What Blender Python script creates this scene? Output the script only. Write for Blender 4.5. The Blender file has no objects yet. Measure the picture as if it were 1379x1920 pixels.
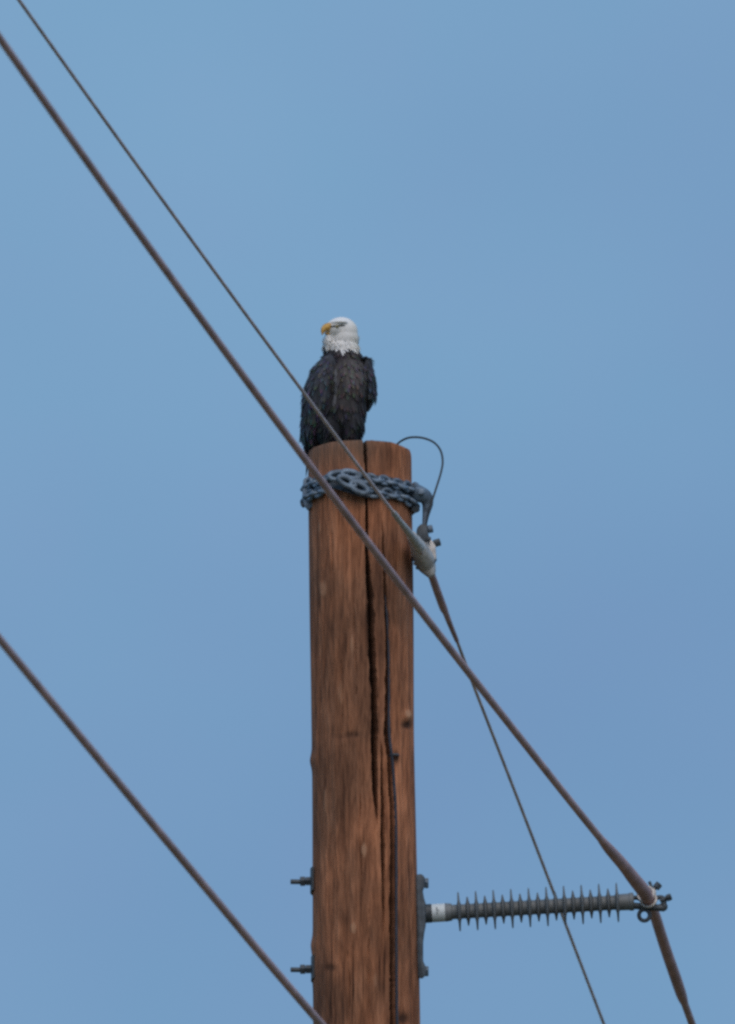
import bpy, bmesh, math, random
import numpy as np
from mathutils import Vector, Matrix, noise
from mathutils.bvhtree import BVHTree

random.seed(7)
rng = np.random.default_rng(7)
SC = bpy.context.scene
COL = SC.collection
R_ = math.radians

# ------------------------------------------------------------------ camera, sky, sun, exposure
ELEV = R_(13.0)                 # the lens looks up at the pole top
DIST = 90.0                     # metres from lens to the pole top
MPP = 0.0026                    # metres on the pole per unit of the survey grid (1379 x 1920)
CAMZ = 1.65
GW, GH = 1379.0, 1920.0
cd = bpy.data.cameras.new('camera')
cam = bpy.data.objects.new('camera', cd); COL.objects.link(cam)
cam.location = (0, 0, CAMZ)
cam.rotation_euler = (R_(90) + ELEV, 0, 0)
cd.sensor_fit = 'VERTICAL'; cd.sensor_height = 36.0
cd.lens = 36.0 * DIST / (GH * MPP)
cd.clip_start = 0.5; cd.clip_end = 6000
cd.dof.use_dof = True
cd.dof.focus_distance = DIST - 0.4
cd.dof.aperture_fstop = 8.0
SC.camera = cam

SUN_AZ, SUN_EL = R_(172), R_(42)      # clockwise from the viewing direction; behind the camera on the right
w = bpy.data.worlds.new('World'); SC.world = w; w.use_nodes = True
nt = w.node_tree; nt.nodes.clear()
def N(tree, kind, **kw):
    n = tree.nodes.new(kind)
    for k, v in kw.items(): setattr(n, k, v)
    return n
out = N(nt, 'ShaderNodeOutputWorld')
sky = N(nt, 'ShaderNodeTexSky', sky_type='NISHITA', sun_disc=False)
sky.sun_elevation = SUN_EL; sky.sun_rotation = SUN_AZ
bg1 = N(nt, 'ShaderNodeBackground'); bg1.inputs['Strength'].default_value = 0.07
nt.links.new(sky.outputs[0], bg1.inputs['Color'])
tc = N(nt, 'ShaderNodeTexCoord')
mp = N(nt, 'ShaderNodeMapping'); mp.inputs['Scale'].default_value = (1, 1, 1.5); mp.inputs['Location'].default_value = (2.645, 6.919, 7.855)
nz = N(nt, 'ShaderNodeTexNoise'); nz.inputs['Scale'].default_value = 13; nz.inputs['Detail'].default_value = 3; nz.inputs['Roughness'].default_value = 0.45
rp = N(nt, 'ShaderNodeValToRGB')
rp.color_ramp.elements[0].position = 0.28; rp.color_ramp.elements[0].color = (0.160, 0.300, 0.514, 1)
rp.color_ramp.elements[1].position = 0.74; rp.color_ramp.elements[1].color = (0.208, 0.388, 0.596, 1)
bg2 = N(nt, 'ShaderNodeBackground'); bg2.inputs['Strength'].default_value = 1.0
nt.links.new(tc.outputs['Generated'], mp.inputs[0]); nt.links.new(mp.outputs[0], nz.inputs['Vector'])
nt.links.new(nz.outputs['Fac'], rp.inputs[0])
nz2 = N(nt, 'ShaderNodeTexNoise'); nz2.inputs['Scale'].default_value = 75; nz2.inputs['Detail'].default_value = 2
nt.links.new(tc.outputs['Generated'], nz2.inputs['Vector'])
rp2 = N(nt, 'ShaderNodeValToRGB')                                           # faint uneven tint of the cloud veil
rp2.color_ramp.elements[0].position = 0.3; rp2.color_ramp.elements[0].color = (1.025, 0.99, 1.0, 1)
rp2.color_ramp.elements[1].position = 0.7; rp2.color_ramp.elements[1].color = (0.978, 1.008, 1.0, 1)
nt.links.new(nz2.outputs['Fac'], rp2.inputs[0])
mm_ = N(nt, 'ShaderNodeMix', data_type='RGBA', blend_type='MULTIPLY'); mm_.inputs[0].default_value = 1
nt.links.new(rp.outputs[0], mm_.inputs[6]); nt.links.new(rp2.outputs[0], mm_.inputs[7]); nt.links.new(mm_.outputs[2], bg2.inputs['Color'])
mx = N(nt, 'ShaderNodeMixShader'); mx.inputs[0].default_value = 0.93       # thin high overcast over the blue
nt.links.new(bg1.outputs[0], mx.inputs[1]); nt.links.new(bg2.outputs[0], mx.inputs[2])
nt.links.new(mx.outputs[0], out.inputs[0])

sd = bpy.data.lights.new('sun', 'SUN'); sd.energy = 1.5; sd.angle = R_(60); sd.color = (1.0, 0.82, 0.66)
sun = bpy.data.objects.new('sun', sd); COL.objects.link(sun)
sdir = Vector((math.sin(SUN_AZ) * math.cos(SUN_EL), math.cos(SUN_AZ) * math.cos(SUN_EL), math.sin(SUN_EL)))
sun.rotation_euler = sdir.to_track_quat('Z', 'Y').to_euler()
sun.location = (20, -20, 40)

vs = SC.view_settings
vs.view_transform = 'Standard'; vs.look = 'None'; vs.exposure = 0.0; vs.gamma = 1.0; vs.use_curve_mapping = False
SC.cycles.filter_width = 2.9
SC.cycles.use_denoising = False
SC.cycles.max_bounces = 6

# ------------------------------------------------------------------ survey helpers
SE, CE = math.sin(ELEV), math.cos(ELEV)
F = Vector((0, CE, SE)); U = Vector((0, -SE, CE)); RT = Vector((1, 0, 0))
Y0 = DIST * CE                                   # the pole stands in the plane y = Y0
CAM = Vector((0, 0, CAMZ))
def Q(x, y, t=0.0):
    """world point seen at survey position (x, y), t metres nearer than the pole's axis plane"""
    d = F * DIST + RT * ((x - GW / 2) * MPP) + U * ((GH / 2 - y) * MPP)
    return CAM + d * ((Y0 - t) / d.y)
def px(n): return n * MPP
def pole_cx(y): return 675.0 + (y - 840.0) * 12.5 / 1080.0
def pole_rad(y): return 95.5 + (y - 840.0) * 3.0 / 1080.0
def pole_front(x, y, lift=0.0):
    """point on the near face of the pole"""
    r = pole_rad(y) * MPP; t = 0.2
    for _ in range(4):
        p = Q(x, y, t)
        ya = GH / 2 - (p.z - Q(GW / 2, GH / 2, 0).z) * CE / MPP
        dx = p.x - Q(pole_cx(ya), ya).x
        t = math.sqrt(max(1e-6, (r + lift) ** 2 - dx * dx))
    return Q(x, y, t)

# ------------------------------------------------------------------ materials
def mat(name, base, rough=0.6, metal=0.0, var=0.25, scale=40.0, bump=0.0, stretch=(1, 1, 1), base2=None, detail=5):
    m = bpy.data.materials.new(name); m.use_nodes = True
    t = m.node_tree; b = t.nodes['Principled BSDF']
    b.inputs['Roughness'].default_value = rough; b.inputs['Metallic'].default_value = metal
    tcn = N(t, 'ShaderNodeTexCoord'); mpn = N(t, 'ShaderNodeMapping'); mpn.inputs['Scale'].default_value = stretch
    nn = N(t, 'ShaderNodeTexNoise'); nn.inputs['Scale'].default_value = scale; nn.inputs['Detail'].default_value = detail
    cr = N(t, 'ShaderNodeValToRGB')
    lo = tuple(c * (1 - var) for c in base) + (1,)
    hi = tuple(c * (1 + var) for c in (base2 or base)) + (1,)
    cr.color_ramp.elements[0].position = 0.3; cr.color_ramp.elements[0].color = lo
    cr.color_ramp.elements[1].position = 0.7; cr.color_ramp.elements[1].color = hi
    L = t.links.new
    L(tcn.outputs['Object'], mpn.inputs[0]); L(mpn.outputs[0], nn.inputs['Vector']); L(nn.outputs['Fac'], cr.inputs[0])
    L(cr.outputs[0], b.inputs['Base Color'])
    if bump:
        bp = N(t, 'ShaderNodeBump'); bp.inputs['Strength'].default_value = bump; bp.inputs['Distance'].default_value = 0.01
        L(nn.outputs['Fac'], bp.inputs['Height']); L(bp.outputs[0], b.inputs['Normal'])
    return m

M_galv = mat('galvanised_steel', (0.165, 0.22, 0.285), 0.55, 0.4, 0.45, 26, 0.3)
M_galv_dark = mat('weathered_steel', (0.07, 0.085, 0.10), 0.55, 0.3, 0.35, 35, 0.2)
M_bracket = mat('dull_bracket_steel', (0.075, 0.095, 0.118), 0.6, 0.3, 0.35, 22, 0.25)
M_cast = mat('cast_aluminium', (0.56, 0.54, 0.52), 0.55, 0.35, 0.3, 30, 0.2)
M_alu = mat('aged_aluminium_conductor', (0.58, 0.365, 0.36), 0.55, 0.1, 0.25, 6, 0.0)
M_shield = mat('aged_steel_wire', (0.66, 0.52, 0.505), 0.5, 0.15, 0.25, 8, 0.0)
M_rods = mat('armor_rod_aluminium', (0.50, 0.29, 0.28), 0.55, 0.1, 0.25, 10, 0.0)
M_jumper = mat('dark_jumper_wire', (0.035, 0.045, 0.055), 0.5, 0.2, 0.2, 20)
M_downlead = mat('grounding_wire_sheath', (0.034, 0.038, 0.055), 0.5, 0.2, 0.3, 20)
M_poly = mat('grey_polymer', (0.165, 0.188, 0.205), 0.55, 0.0, 0.2, 14)
M_label = mat('pale_label_sleeve', (0.62, 0.70, 0.74), 0.55, 0.0, 0.10, 25)
M_print = mat('label_print', (0.08, 0.10, 0.12), 0.6, 0.0, 0.1, 20)
M_beak = mat('yellow_beak', (0.52, 0.275, 0.06), 0.5, 0.0, 0.2, 60, base2=(0.60, 0.36, 0.09))
M_foot = mat('yellow_scaled_foot', (0.60, 0.36, 0.05), 0.5, 0.0, 0.2, 120, 0.3)
M_claw = mat('black_talon', (0.02, 0.02, 0.022), 0.3)
M_iris = mat('pale_yellow_iris', (0.55, 0.45, 0.18), 0.25)
M_pupil = mat('black_pupil', (0.01, 0.01, 0.01), 0.1)
M_skin_shade = mat('grey_skin_and_shade', (0.075, 0.075, 0.066), 0.7, 0, 0.2, 80)
M_ground = mat('dry_grassland', (0.13, 0.10, 0.062), 0.95, 0, 0.3, 0.25, 0.2, base2=(0.12, 0.12, 0.06))

def wood():
    m = bpy.data.materials.new('treated_pole_wood'); m.use_nodes = True
    t = m.node_tree; b = t.nodes['Principled BSDF']; L = t.links.new
    b.inputs['Roughness'].default_value = 0.85
    try: b.inputs['Specular IOR Level'].default_value = 0.25
    except KeyError: pass
    co = N(t, 'ShaderNodeTexCoord')
    def nz_(sc, st, det=4, ro=0.55):
        mpn = N(t, 'ShaderNodeMapping'); mpn.inputs['Scale'].default_value = st
        n = N(t, 'ShaderNodeTexNoise'); n.inputs['Scale'].default_value = sc; n.inputs['Detail'].default_value = det; n.inputs['Roughness'].default_value = ro
        L(co.outputs['Object'], mpn.inputs[0]); L(mpn.outputs[0], n.inputs['Vector']); return n
    g1 = nz_(16, (1, 1, 0.13), 6, 0.65)         # long grain streaks
    g2 = nz_(75, (1, 1, 0.12), 4)              # fine fibres
    g3 = nz_(2.6, (1, 1, 0.55), 3)             # broad weathering
    g4 = nz_(6.5, (1, 1, 0.30), 3)             # reddish resin patches
    r1 = N(t, 'ShaderNodeValToRGB'); e = r1.color_ramp.elements
    e[0].position = 0.33; e[0].color = (0.200, 0.083, 0.045, 1)
    e[1].position = 0.68; e[1].color = (0.475, 0.220, 0.125, 1)
    mid = r1.color_ramp.elements.new(0.5); mid.color = (0.340, 0.147, 0.079, 1)
    L(g1.outputs['Fac'], r1.inputs[0])
    r3 = N(t, 'ShaderNodeValToRGB'); e = r3.color_ramp.elements
    e[0].position = 0.36; e[0].color = (0.64, 0.68, 0.70, 1); e[1].position = 0.64; e[1].color = (1.34, 1.25, 1.15, 1)
    L(g3.outputs['Fac'], r3.inputs[0])
    m1 = N(t, 'ShaderNodeMix', data_type='RGBA', blend_type='MULTIPLY'); m1.inputs[0].default_value = 1
    L(r1.outputs[0], m1.inputs[6]); L(r3.outputs[0], m1.inputs[7])
    r4 = N(t, 'ShaderNodeValToRGB'); e = r4.color_ramp.elements
    e[0].position = 0.52; e[0].color = (0, 0, 0, 1); e[1].position = 0.70; e[1].color = (0.55, 0.55, 0.55, 1)
    L(g4.outputs['Fac'], r4.inputs[0])
    m2 = N(t, 'ShaderNodeMix', data_type='RGBA'); m2.inputs[7].default_value = (0.32, 0.130, 0.062, 1)
    L(r4.outputs[0], m2.inputs[0]); L(m1.outputs[2], m2.inputs[6])
    r2 = N(t, 'ShaderNodeValToRGB'); e = r2.color_ramp.elements
    e[0].position = 0.32; e[0].color = (0.60, 0.58, 0.58, 1); e[1].position = 0.64; e[1].color = (1.2, 1.2, 1.2, 1)
    L(g2.outputs['Fac'], r2.inputs[0])
    m3 = N(t, 'ShaderNodeMix', data_type='RGBA', blend_type='MULTIPLY'); m3.inputs[0].default_value = 1
    L(m2.outputs[2], m3.inputs[6]); L(r2.outputs[0], m3.inputs[7])
    # narrow drying checks and short splinter marks
    g5 = nz_(48, (1, 1, 0.035), 2, 0.5); g6 = nz_(3.2, (1, 1, 0.5), 2)
    r5 = N(t, 'ShaderNodeValToRGB'); e = r5.color_ramp.elements
    e[0].position = 0.60; e[0].color = (1, 1, 1, 1); e[1].position = 0.68; e[1].color = (0.28, 0.26, 0.26, 1)
    L(g5.outputs['Fac'], r5.inputs[0])
    r6 = N(t, 'ShaderNodeValToRGB'); e = r6.color_ramp.elements
    e[0].position = 0.46; e[0].color = (0, 0, 0, 1); e[1].position = 0.60; e[1].color = (1, 1, 1, 1)
    L(g6.outputs['Fac'], r6.inputs[0])
    m5 = N(t, 'ShaderNodeMix', data_type='RGBA', blend_type='MULTIPLY'); L(r6.outputs[0], m5.inputs[0])
    L(m3.outputs[2], m5.inputs[6]); L(r5.outputs[0], m5.inputs[7]); m3 = m5
    # knots, painted crack shade, chips and grey weathering carried by the surface itself
    def attr(name, colour, src):
        a = N(t, 'ShaderNodeAttribute', attribute_name=name)
        mm = N(t, 'ShaderNodeMix', data_type='RGBA'); mm.inputs[7].default_value = colour
        L(a.outputs['Fac'], mm.inputs[0]); L(src, mm.inputs[6]); return mm.outputs[2]
    s = attr('knot_crack_shade', (0.022, 0.012, 0.009, 1), m3.outputs[2])
    s = attr('chip', (0.48, 0.27, 0.165, 1), s)
    s = attr('grey', (0.13, 0.105, 0.082, 1), s)
    L(s, b.inputs['Base Color'])
    bp = N(t, 'ShaderNodeBump'); bp.inputs['Strength'].default_value = 0.7; bp.inputs['Distance'].default_value = 0.012
    ad = N(t, 'ShaderNodeMath', operation='ADD'); L(g1.outputs['Fac'], ad.inputs[0]); L(g2.outputs['Fac'], ad.inputs[1])
    L(ad.outputs[0], bp.inputs['Height']); L(bp.outputs[0], b.inputs['Normal'])
    return m
M_wood = wood()

def plumage_mat():
    m = bpy.data.materials.new('eagle_plumage'); m.use_nodes = True
    t = m.node_tree; b = t.nodes['Principled BSDF']; L = t.links.new
    b.inputs['Roughness'].default_value = 0.7; b.inputs['Specular IOR Level'].default_value = 0.18
    a = N(t, 'ShaderNodeAttribute', attribute_name='tint')
    co = N(t, 'ShaderNodeTexCoord'); n = N(t, 'ShaderNodeTexNoise'); n.inputs['Scale'].default_value = 90; n.inputs['Detail'].default_value = 3
    L(co.outputs['Object'], n.inputs['Vector'])
    r = N(t, 'ShaderNodeMapRange'); r.inputs[1].default_value = 0.3; r.inputs[2].default_value = 0.7; r.inputs[3].default_value = 0.88; r.inputs[4].default_value = 1.08
    L(n.outputs['Fac'], r.inputs[0])
    v = N(t, 'ShaderNodeVectorMath', operation='SCALE'); L(a.outputs['Color'], v.inputs[0]); L(r.outputs[0], v.inputs['Scale'])
    L(v.outputs[0], b.inputs['Base Color'])
    return m
M_plume = plumage_mat()

# ------------------------------------------------------------------ mesh helpers
def thing(name, loc, label, cat, group=None):
    o = bpy.data.objects.new(name, None); COL.objects.link(o); o.location = loc
    o.empty_display_size = 0.05
    o['label'] = label; o['category'] = cat
    if group: o['group'] = group
    return o
def origin_of(parent):
    v = Vector((0, 0, 0))
    while parent is not None:
        v += parent.location; parent = parent.parent
    return v
class MB:
    def __init__(s): s.bm = bmesh.new()
    def tube(s, pts, rad, seg=14, lobes=0, pitch=0.3, amp=0.07, flat=1.0, cap=True):
        pts = [Vector(p) for p in pts]
        n = len(pts)
        if not hasattr(rad, '__len__'): rad = [rad] * n
        up = None; rings = []; dist = 0.0
        for i, p in enumerate(pts):
            d = (pts[min(i + 1, n - 1)] - pts[max(i - 1, 0)]).normalized()
            if up is None:
                up = Vector((0, 0, 1)) if abs(d.z) < 0.9 else Vector((1, 0, 0))
            a = d.cross(up).normalized(); b = a.cross(d).normalized(); up = b
            if i: dist += (p - pts[i - 1]).length
            ring = []
            for k in range(seg):
                th = 2 * math.pi * k / seg
                r = rad[i]
                if lobes: r *= 1 + amp * (abs(math.cos(lobes * 0.5 * (th - 2 * math.pi * dist / pitch))) - 0.6)
                ring.append(s.bm.verts.new(p + a * (r * math.cos(th)) + b * (r * flat * math.sin(th))))
            rings.append(ring)
        for i in range(n - 1):
            for k in range(seg):
                s.bm.faces.new((rings[i][k], rings[i][(k + 1) % seg], rings[i + 1][(k + 1) % seg], rings[i + 1][k]))
        if cap:
            s.bm.faces.new(rings[0][::-1]); s.bm.faces.new(rings[-1])
        return s
    def cyl(s, p0, p1, r0, r1=None, seg=18, bev=0.0):
        p0, p1 = Vector(p0), Vector(p1); r1 = r0 if r1 is None else r1
        if bev:
            d = (p1 - p0); l = d.length; d.normalize()
            return s.tube([p0, p0 + d * bev, p1 - d * bev, p1], [r0 - bev, r0, r1, r1 - bev], seg)
        return s.tube([p0, p1], [r0, r1], seg)
    def hexnut(s, p0, p1, r): return s.cyl(p0, p1, r, seg=6, bev=r * 0.12)
    def ell(s, c, rx, ry, rz, rot=None, sub=3):
        m = Matrix.Translation(c) @ (rot.to_4x4() if rot else Matrix.Identity(4)) @ Matrix.Diagonal((rx, ry, rz, 1))
        bmesh.ops.create_icosphere(s.bm, subdivisions=sub, radius=1.0, matrix=m); return s
    def box(s, c, ax, ay, az, sx, sy, sz, bev=0.0):
        m = Matrix((ax, ay, az)).transposed().to_4x4(); m = Matrix.Translation(c) @ m @ Matrix.Diagonal((sx, sy, sz, 1))
        r = bmesh.ops.create_cube(s.bm, size=1.0, matrix=m)
        if bev:
            es = list({e for v in r['verts'] for e in v.link_edges})
            bmesh.ops.bevel(s.bm, geom=es, offset=bev, segments=2, affect='EDGES', profile=0.5)
        return s
    def prism(s, poly, t0, t1, bev=0.0):
        a = [s.bm.verts.new(Q(x, y, t0)) for x, y in poly]; b = [s.bm.verts.new(Q(x, y, t1)) for x, y in poly]
        n = len(poly); fs = [s.bm.faces.new(a), s.bm.faces.new(b[::-1])]
        for i in range(n): fs.append(s.bm.faces.new((a[i], b[i], b[(i + 1) % n], a[(i + 1) % n])))
        bmesh.ops.recalc_face_normals(s.bm, faces=fs)
        if bev: bmesh.ops.bevel(s.bm, geom=list({e for f in fs for e in f.edges}), offset=bev, segments=2, affect='EDGES', profile=0.5)
        return s
    def ring(s, c, ax, ay, rx, ry, r, seg=28, tseg=10):
        c = Vector(c); pts = [c + ax * (rx * math.cos(2 * math.pi * i / seg)) + ay * (ry * math.sin(2 * math.pi * i / seg)) for i in range(seg)]
        nrm = ax.cross(ay).normalized(); rings = []
        for i in range(seg):
            d = (pts[(i + 1) % seg] - pts[i - 1]).normalized(); a = d.cross(nrm).normalized()
            rings.append([s.bm.verts.new(pts[i] + a * (r * math.cos(2 * math.pi * k / tseg)) + nrm * (r * math.sin(2 * math.pi * k / tseg))) for k in range(tseg)])
        for i in range(seg):
            for k in range(tseg):
                s.bm.faces.new((rings[i][k], rings[i][(k + 1) % tseg], rings[(i + 1) % seg][(k + 1) % tseg], rings[(i + 1) % seg][k]))
        return s
    def build(s, name, material, parent=None, smooth=35, local=False, normals=True):
        if parent is not None and not local:
            bmesh.ops.translate(s.bm, verts=s.bm.verts, vec=-origin_of(parent))
        if normals: bmesh.ops.recalc_face_normals(s.bm, faces=s.bm.faces)
        me = bpy.data.meshes.new(name); s.bm.to_mesh(me); s.bm.free()
        if smooth:
            me.polygons.foreach_set('use_smooth', [True] * len(me.polygons))
            try: me.set_sharp_from_angle(angle=R_(smooth))
            except Exception: pass
        if material: me.materials.append(material)
        o = bpy.data.objects.new(name, me); COL.objects.link(o); o.parent = parent
        return o
def spline(ctrl, n):
    """Catmull-Rom through tuples of any length"""
    P = np.array(ctrl, float); out_ = []
    m = len(P) - 1
    for i in range(n):
        u = i / (n - 1) * m; k = min(int(u), m - 1); f = u - k
        p0, p1, p2, p3 = P[max(k - 1, 0)], P[k], P[k + 1], P[min(k + 2, m)]
        out_.append(0.5 * (2 * p1 + (p2 - p0) * f + (2 * p0 - 5 * p1 + 4 * p2 - p3) * f * f + (3 * p1 - p0 - 3 * p2 + p3) * f ** 3))
    return np.array(out_)
def tag(o, label, cat, group=None):
    o['label'] = label; o['category'] = cat
    if group: o['group'] = group

# ------------------------------------------------------------------ ground
gm = MB(); bmesh.ops.create_grid(gm.bm, x_segments=40, y_segments=40, size=2500)
for v in gm.bm.verts: v.co.z = 0.0
g = gm.build('ground', M_ground); g['kind'] = 'structure'

# ------------------------------------------------------------------ utility pole
ztop = Q(675, 848, 0).z
def z_of(y): return Q(GW / 2, y, 0).z
def y_of(z): return GH / 2 - (z - Q(GW / 2, GH / 2, 0).z) * CE / MPP
base_x = Q(pole_cx(y_of(0)), GH / 2).x
xb = (pole_cx(y_of(0.0)) - GW / 2) * MPP
pole = thing('utility_pole', (xb, Y0, 0.0), 'tall brown timber utility pole with long dark cracks down its face', 'utility pole')
crack_main = [(684, 826), (687, 880), (688, 951), (688.5, 985), (688, 1040), (692, 1090), (695, 1117), (697, 1220), (702, 1289), (703, 1358), (702, 1404), (704, 1472), (705, 1503), (708, 1540)]
crack_main_w = [3.0, 2.4, 2.6, 2.6, 3.0, 4.0, 5.6, 6.4, 5.8, 5.2, 4.8, 4.0, 3.0, 0.2]
crack_b = [(715, 1385), (717, 1404), (718, 1490), (718, 1526), (718.5, 1595), (719, 1640), (719.5, 1709), (720, 1740)]
crack_b_w = [0.2, 1.6, 2.4, 3.2, 3.2, 2.2, 1.3, 0.2]
crack_c = [(717, 975), (719, 1020), (722, 1060), (724, 1115), (727, 1175), (728, 1243), (728, 1312), (727, 1369), (729, 1399), (731.5, 1427), (734, 1495), (736, 1560), (736.5, 1600), (736, 1686), (736, 1778), (737, 1870), (738, 1990)]
crack_c_w = [0.3, 1.6, 1.8, 3.0, 3.2, 3.6, 4.4, 4.2, 3.6, 3.4, 3.2, 3.4, 4.2, 4.6, 4.8, 4.6, 4.2]
thin_cracks = [([(676, 1470), (674, 1540), (677, 1620), (679, 1680)], 1.1), ([(720, 860), (708, 886)], 0.0), ([(692, 1700), (690, 1800), (694, 1930)], 1.3),
               ([(640, 1240), (643, 1330), (641, 1400)], 0.8), ([(664, 1120), (666, 1220), (668, 1300)], 0.9), ([(652, 1780), (656, 1860), (653, 1960)], 0.9), ([(622, 1000), (624, 1100)], 0.7)]
def cr_interp(path, wd, y):
    ys = np.array([p[1] for p in path]); xs = np.array([p[0] for p in path])
    return np.interp(y, ys, xs), np.interp(y, ys, np.array(wd) if hasattr(wd, '__len__') else np.full(len(ys), wd), left=0, right=0)
knots = [(742, 1418, 6, 10, -0.004, 0.8), (663, 1375, 15, 4.5, -0.004, 0.5), (646, 1379, 14, 3.5, -0.002, 0.3), (763, 1358, 9, 7, -0.008, 0.85), (620, 1808, 10, 6, -0.004, 0.6), (757, 1902, 10, 10, -0.006, 0.8), (762, 1045, 9, 14, -0.003, 0.45), (725, 862, 16, 28, -0.002, 0.4)]
chips = [(606, 1104, 6, 13, .5), (660, 1206, 3.2, 14, .5), (683, 1591, 5, 10, .75), (663, 1733, 4.5, 10, .7), (601, 990, 3, 9, .45), (764, 1338, 6, 7, .85), (704, 1830, 3, 12, .3), (628, 930, 3, 30, .2), (640, 1300, 5, 20, .3), (612, 1500, 4, 22, .3)]
bumps = [(585, 1425, 14, 14, .010), (588, 1768, 12, 14, .009), (762, 1343, 8, 9, .010), (590, 1810, 12, 30, .006), (705, 1845, 9, 14, .006)]
NT = 560
u = np.linspace(-1, 1, NT, endpoint=False)
theta = math.pi * (0.62 * u + 0.38 * u ** 3)              # denser towards the road side
zs = list(np.linspace(z_of(1985), ztop, 300)); zs = list(np.linspace(0, zs[0], 22)[:-1]) + zs
zs = np.array(zs); NR = len(zs)
TH, ZZ = np.meshgrid(theta, zs)
YY = y_of(0) + (ZZ - 0) * (y_of(10) - y_of(0)) / 10.0
# survey row actually seen for a point on the near face (it sits nearer than the axis plane)
TT = np.cos(TH) * 96 * MPP
YS = YY - TT * SE / MPP
cx = 675.0 + (YY - 840.0) * 12.5 / 1080.0
rr = 95.5 + (YY - 840.0) * 3.0 / 1080.0
rr = np.where(YY > 2200, rr, rr)
XS = cx + rr * np.sin(TH)
front = np.cos(TH) > 0.0
disp = np.zeros_like(TH); knot_crack_shade = np.zeros_like(TH); chip = np.zeros_like(TH); grey = np.zeros_like(TH)
for i in range(NR):
    for j in range(NT):
        th = TH[i, j]; z = ZZ[i, j]
        cxn, syn = math.cos(th), math.sin(th)
        disp[i, j] = (noise.noise((cxn * 2.2, syn * 2.2, z * 0.6)) * 0.0075 + noise.noise((cxn * 7, syn * 7, z * 1.1 + 9)) * 0.0035
                      + noise.noise((cxn * 24, syn * 24, z * 0.9 + 3)) * 0.0022)
wob = np.vectorize(lambda y: noise.noise((y * 0.035, 1.7, 0)) + .55 * noise.noise((y * 0.13, 3.7, 0)) + .35 * noise.noise((y * 0.4, 6.7, 0)))(YS[:, NT // 2])[:, None]
for path, wd, dep in ((crack_main, crack_main_w, 0.075), (crack_b, crack_b_w, 0.045), (crack_c, crack_c_w, 0.06)):
    xc, wc = cr_interp(path, wd, YS)
    wc = wc * (1 + 0.35 * np.roll(wob, 37, axis=0))
    d = np.abs(XS - xc - wob * 0.95) / np.maximum(wc, 1e-3)
    knot_crack_shade = np.maximum(knot_crack_shade, np.where(front & (wc > 0.05), 0.92 * np.clip(1.35 - d, 0, 1) ** .6 * np.clip(wc / 2.5, 0, 1), 0))  # shade painted over the dark old wood inside the cracks
    disp -= np.where(front & (wc > 0.05), dep * np.clip(1.25 - d, 0, 1) * np.clip(wc / 3.0, 0, 1), 0)
for path, wd in thin_cracks:
    xc, wc = cr_interp(path, wd, YS)
    d = np.abs(XS - xc - wob * 2.0) / np.maximum(wc, 1e-3)
    disp -= np.where(front & (wc > 0.05), 0.007 * np.clip(1.6 - d, 0, 1) * np.clip(0.5 + wob, 0, 1), 0)
for x, y, a, b_, dep, k in knots:
    e = np.exp(-((XS - x) / a) ** 2 - ((YS - y) / b_) ** 2) * front
    disp += dep * e; knot_crack_shade = np.maximum(knot_crack_shade, k * np.clip(1.4 * e, 0, 1))
ragged = np.vectorize(lambda a_, b_: noise.noise((a_ * .22, b_ * .055, 7.3)))(XS, YS) * 0.30
for x, y, a, b_, k in chips:
    e = np.clip(2.6 * (np.exp(-((XS - x) / (a * 1.25)) ** 2 - ((YS - y) / (b_ * 1.25)) ** 2) + ragged) - 0.9, 0, 1) * front
    disp += 0.0025 * e; chip = np.maximum(chip, k * e)
for x, y, a, b_, h in bumps:
    disp += h * np.exp(-((XS - x) / a) ** 2 - ((YS - y) / b_) ** 2)
grey = np.clip((905 - YS) / 70, 0, 1) * np.clip((735 - XS) / 60, 0, 1) * 0.65
# soft worn rim at the top
disp -= np.clip(1 - (ztop - ZZ) / 0.035, 0, 1) ** 2 * 0.004
RAD = rr * MPP + disp
X = (cx - GW / 2) * MPP + RAD * np.sin(TH) - xb
Y = -RAD * np.cos(TH)
zedge = np.vectorize(lambda a: noise.noise((math.cos(a) * 3, math.sin(a) * 3, 5.0)) + .5 * noise.noise((math.cos(a) * 14, math.sin(a) * 14, 5.0)))(theta) * 0.007
Z = ZZ.copy(); Z[-1] += zedge
verts = np.stack([X, Y, Z], -1).reshape(-1, 3)
ii, jj = np.meshgrid(np.arange(NR - 1), np.arange(NT), indexing='ij')
j2 = (jj + 1) % NT
faces = np.stack([ii * NT + jj, ii * NT + j2, (ii + 1) * NT + j2, (ii + 1) * NT + jj], -1).reshape(-1, 4).tolist()
vl = verts.tolist(); attrs = {'knot_crack_shade': list(knot_crack_shade.ravel()), 'chip': list(chip.ravel()), 'grey': list(grey.ravel())}
prev = [(NR - 1) * NT + j for j in range(NT)]
topx, topy = X[-1], Y[-1]
cxt = X[-1].mean(); cyt = Y[-1].mean()
crx = (684 - GW / 2) * MPP - xb
for f in (0.93, 0.84, 0.72, 0.58, 0.42, 0.25, 0.1):
    cur = []
    for j in range(NT):
        x = cxt + (topx[j] - cxt) * f; y = cyt + (topy[j] - cyt) * f
        nzv = noise.noise((x * 9, y * 9, 2.0)) * 0.004 + 0.008 * (1 - f)
        if y < cyt and abs(x - crx * (0.3 + 0.7 * f)) < 0.011: nzv -= 0.05 * f
        cur.append(len(vl)); vl.append([x, y, ztop + nzv + (0.006 if f < 0.95 else 0)])
        attrs['knot_crack_shade'].append(0.0); attrs['chip'].append(0.0); attrs['grey'].append(0.8)
    for j in range(NT):
        faces.append([prev[j], prev[(j + 1) % NT], cur[(j + 1) % NT], cur[j]])
    prev = cur
faces.append(prev)
me = bpy.data.meshes.new('shaft'); me.from_pydata(vl, [], faces); me.update()
me.polygons.foreach_set('use_smooth', [True] * len(me.polygons)); me.materials.append(M_wood)
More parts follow.
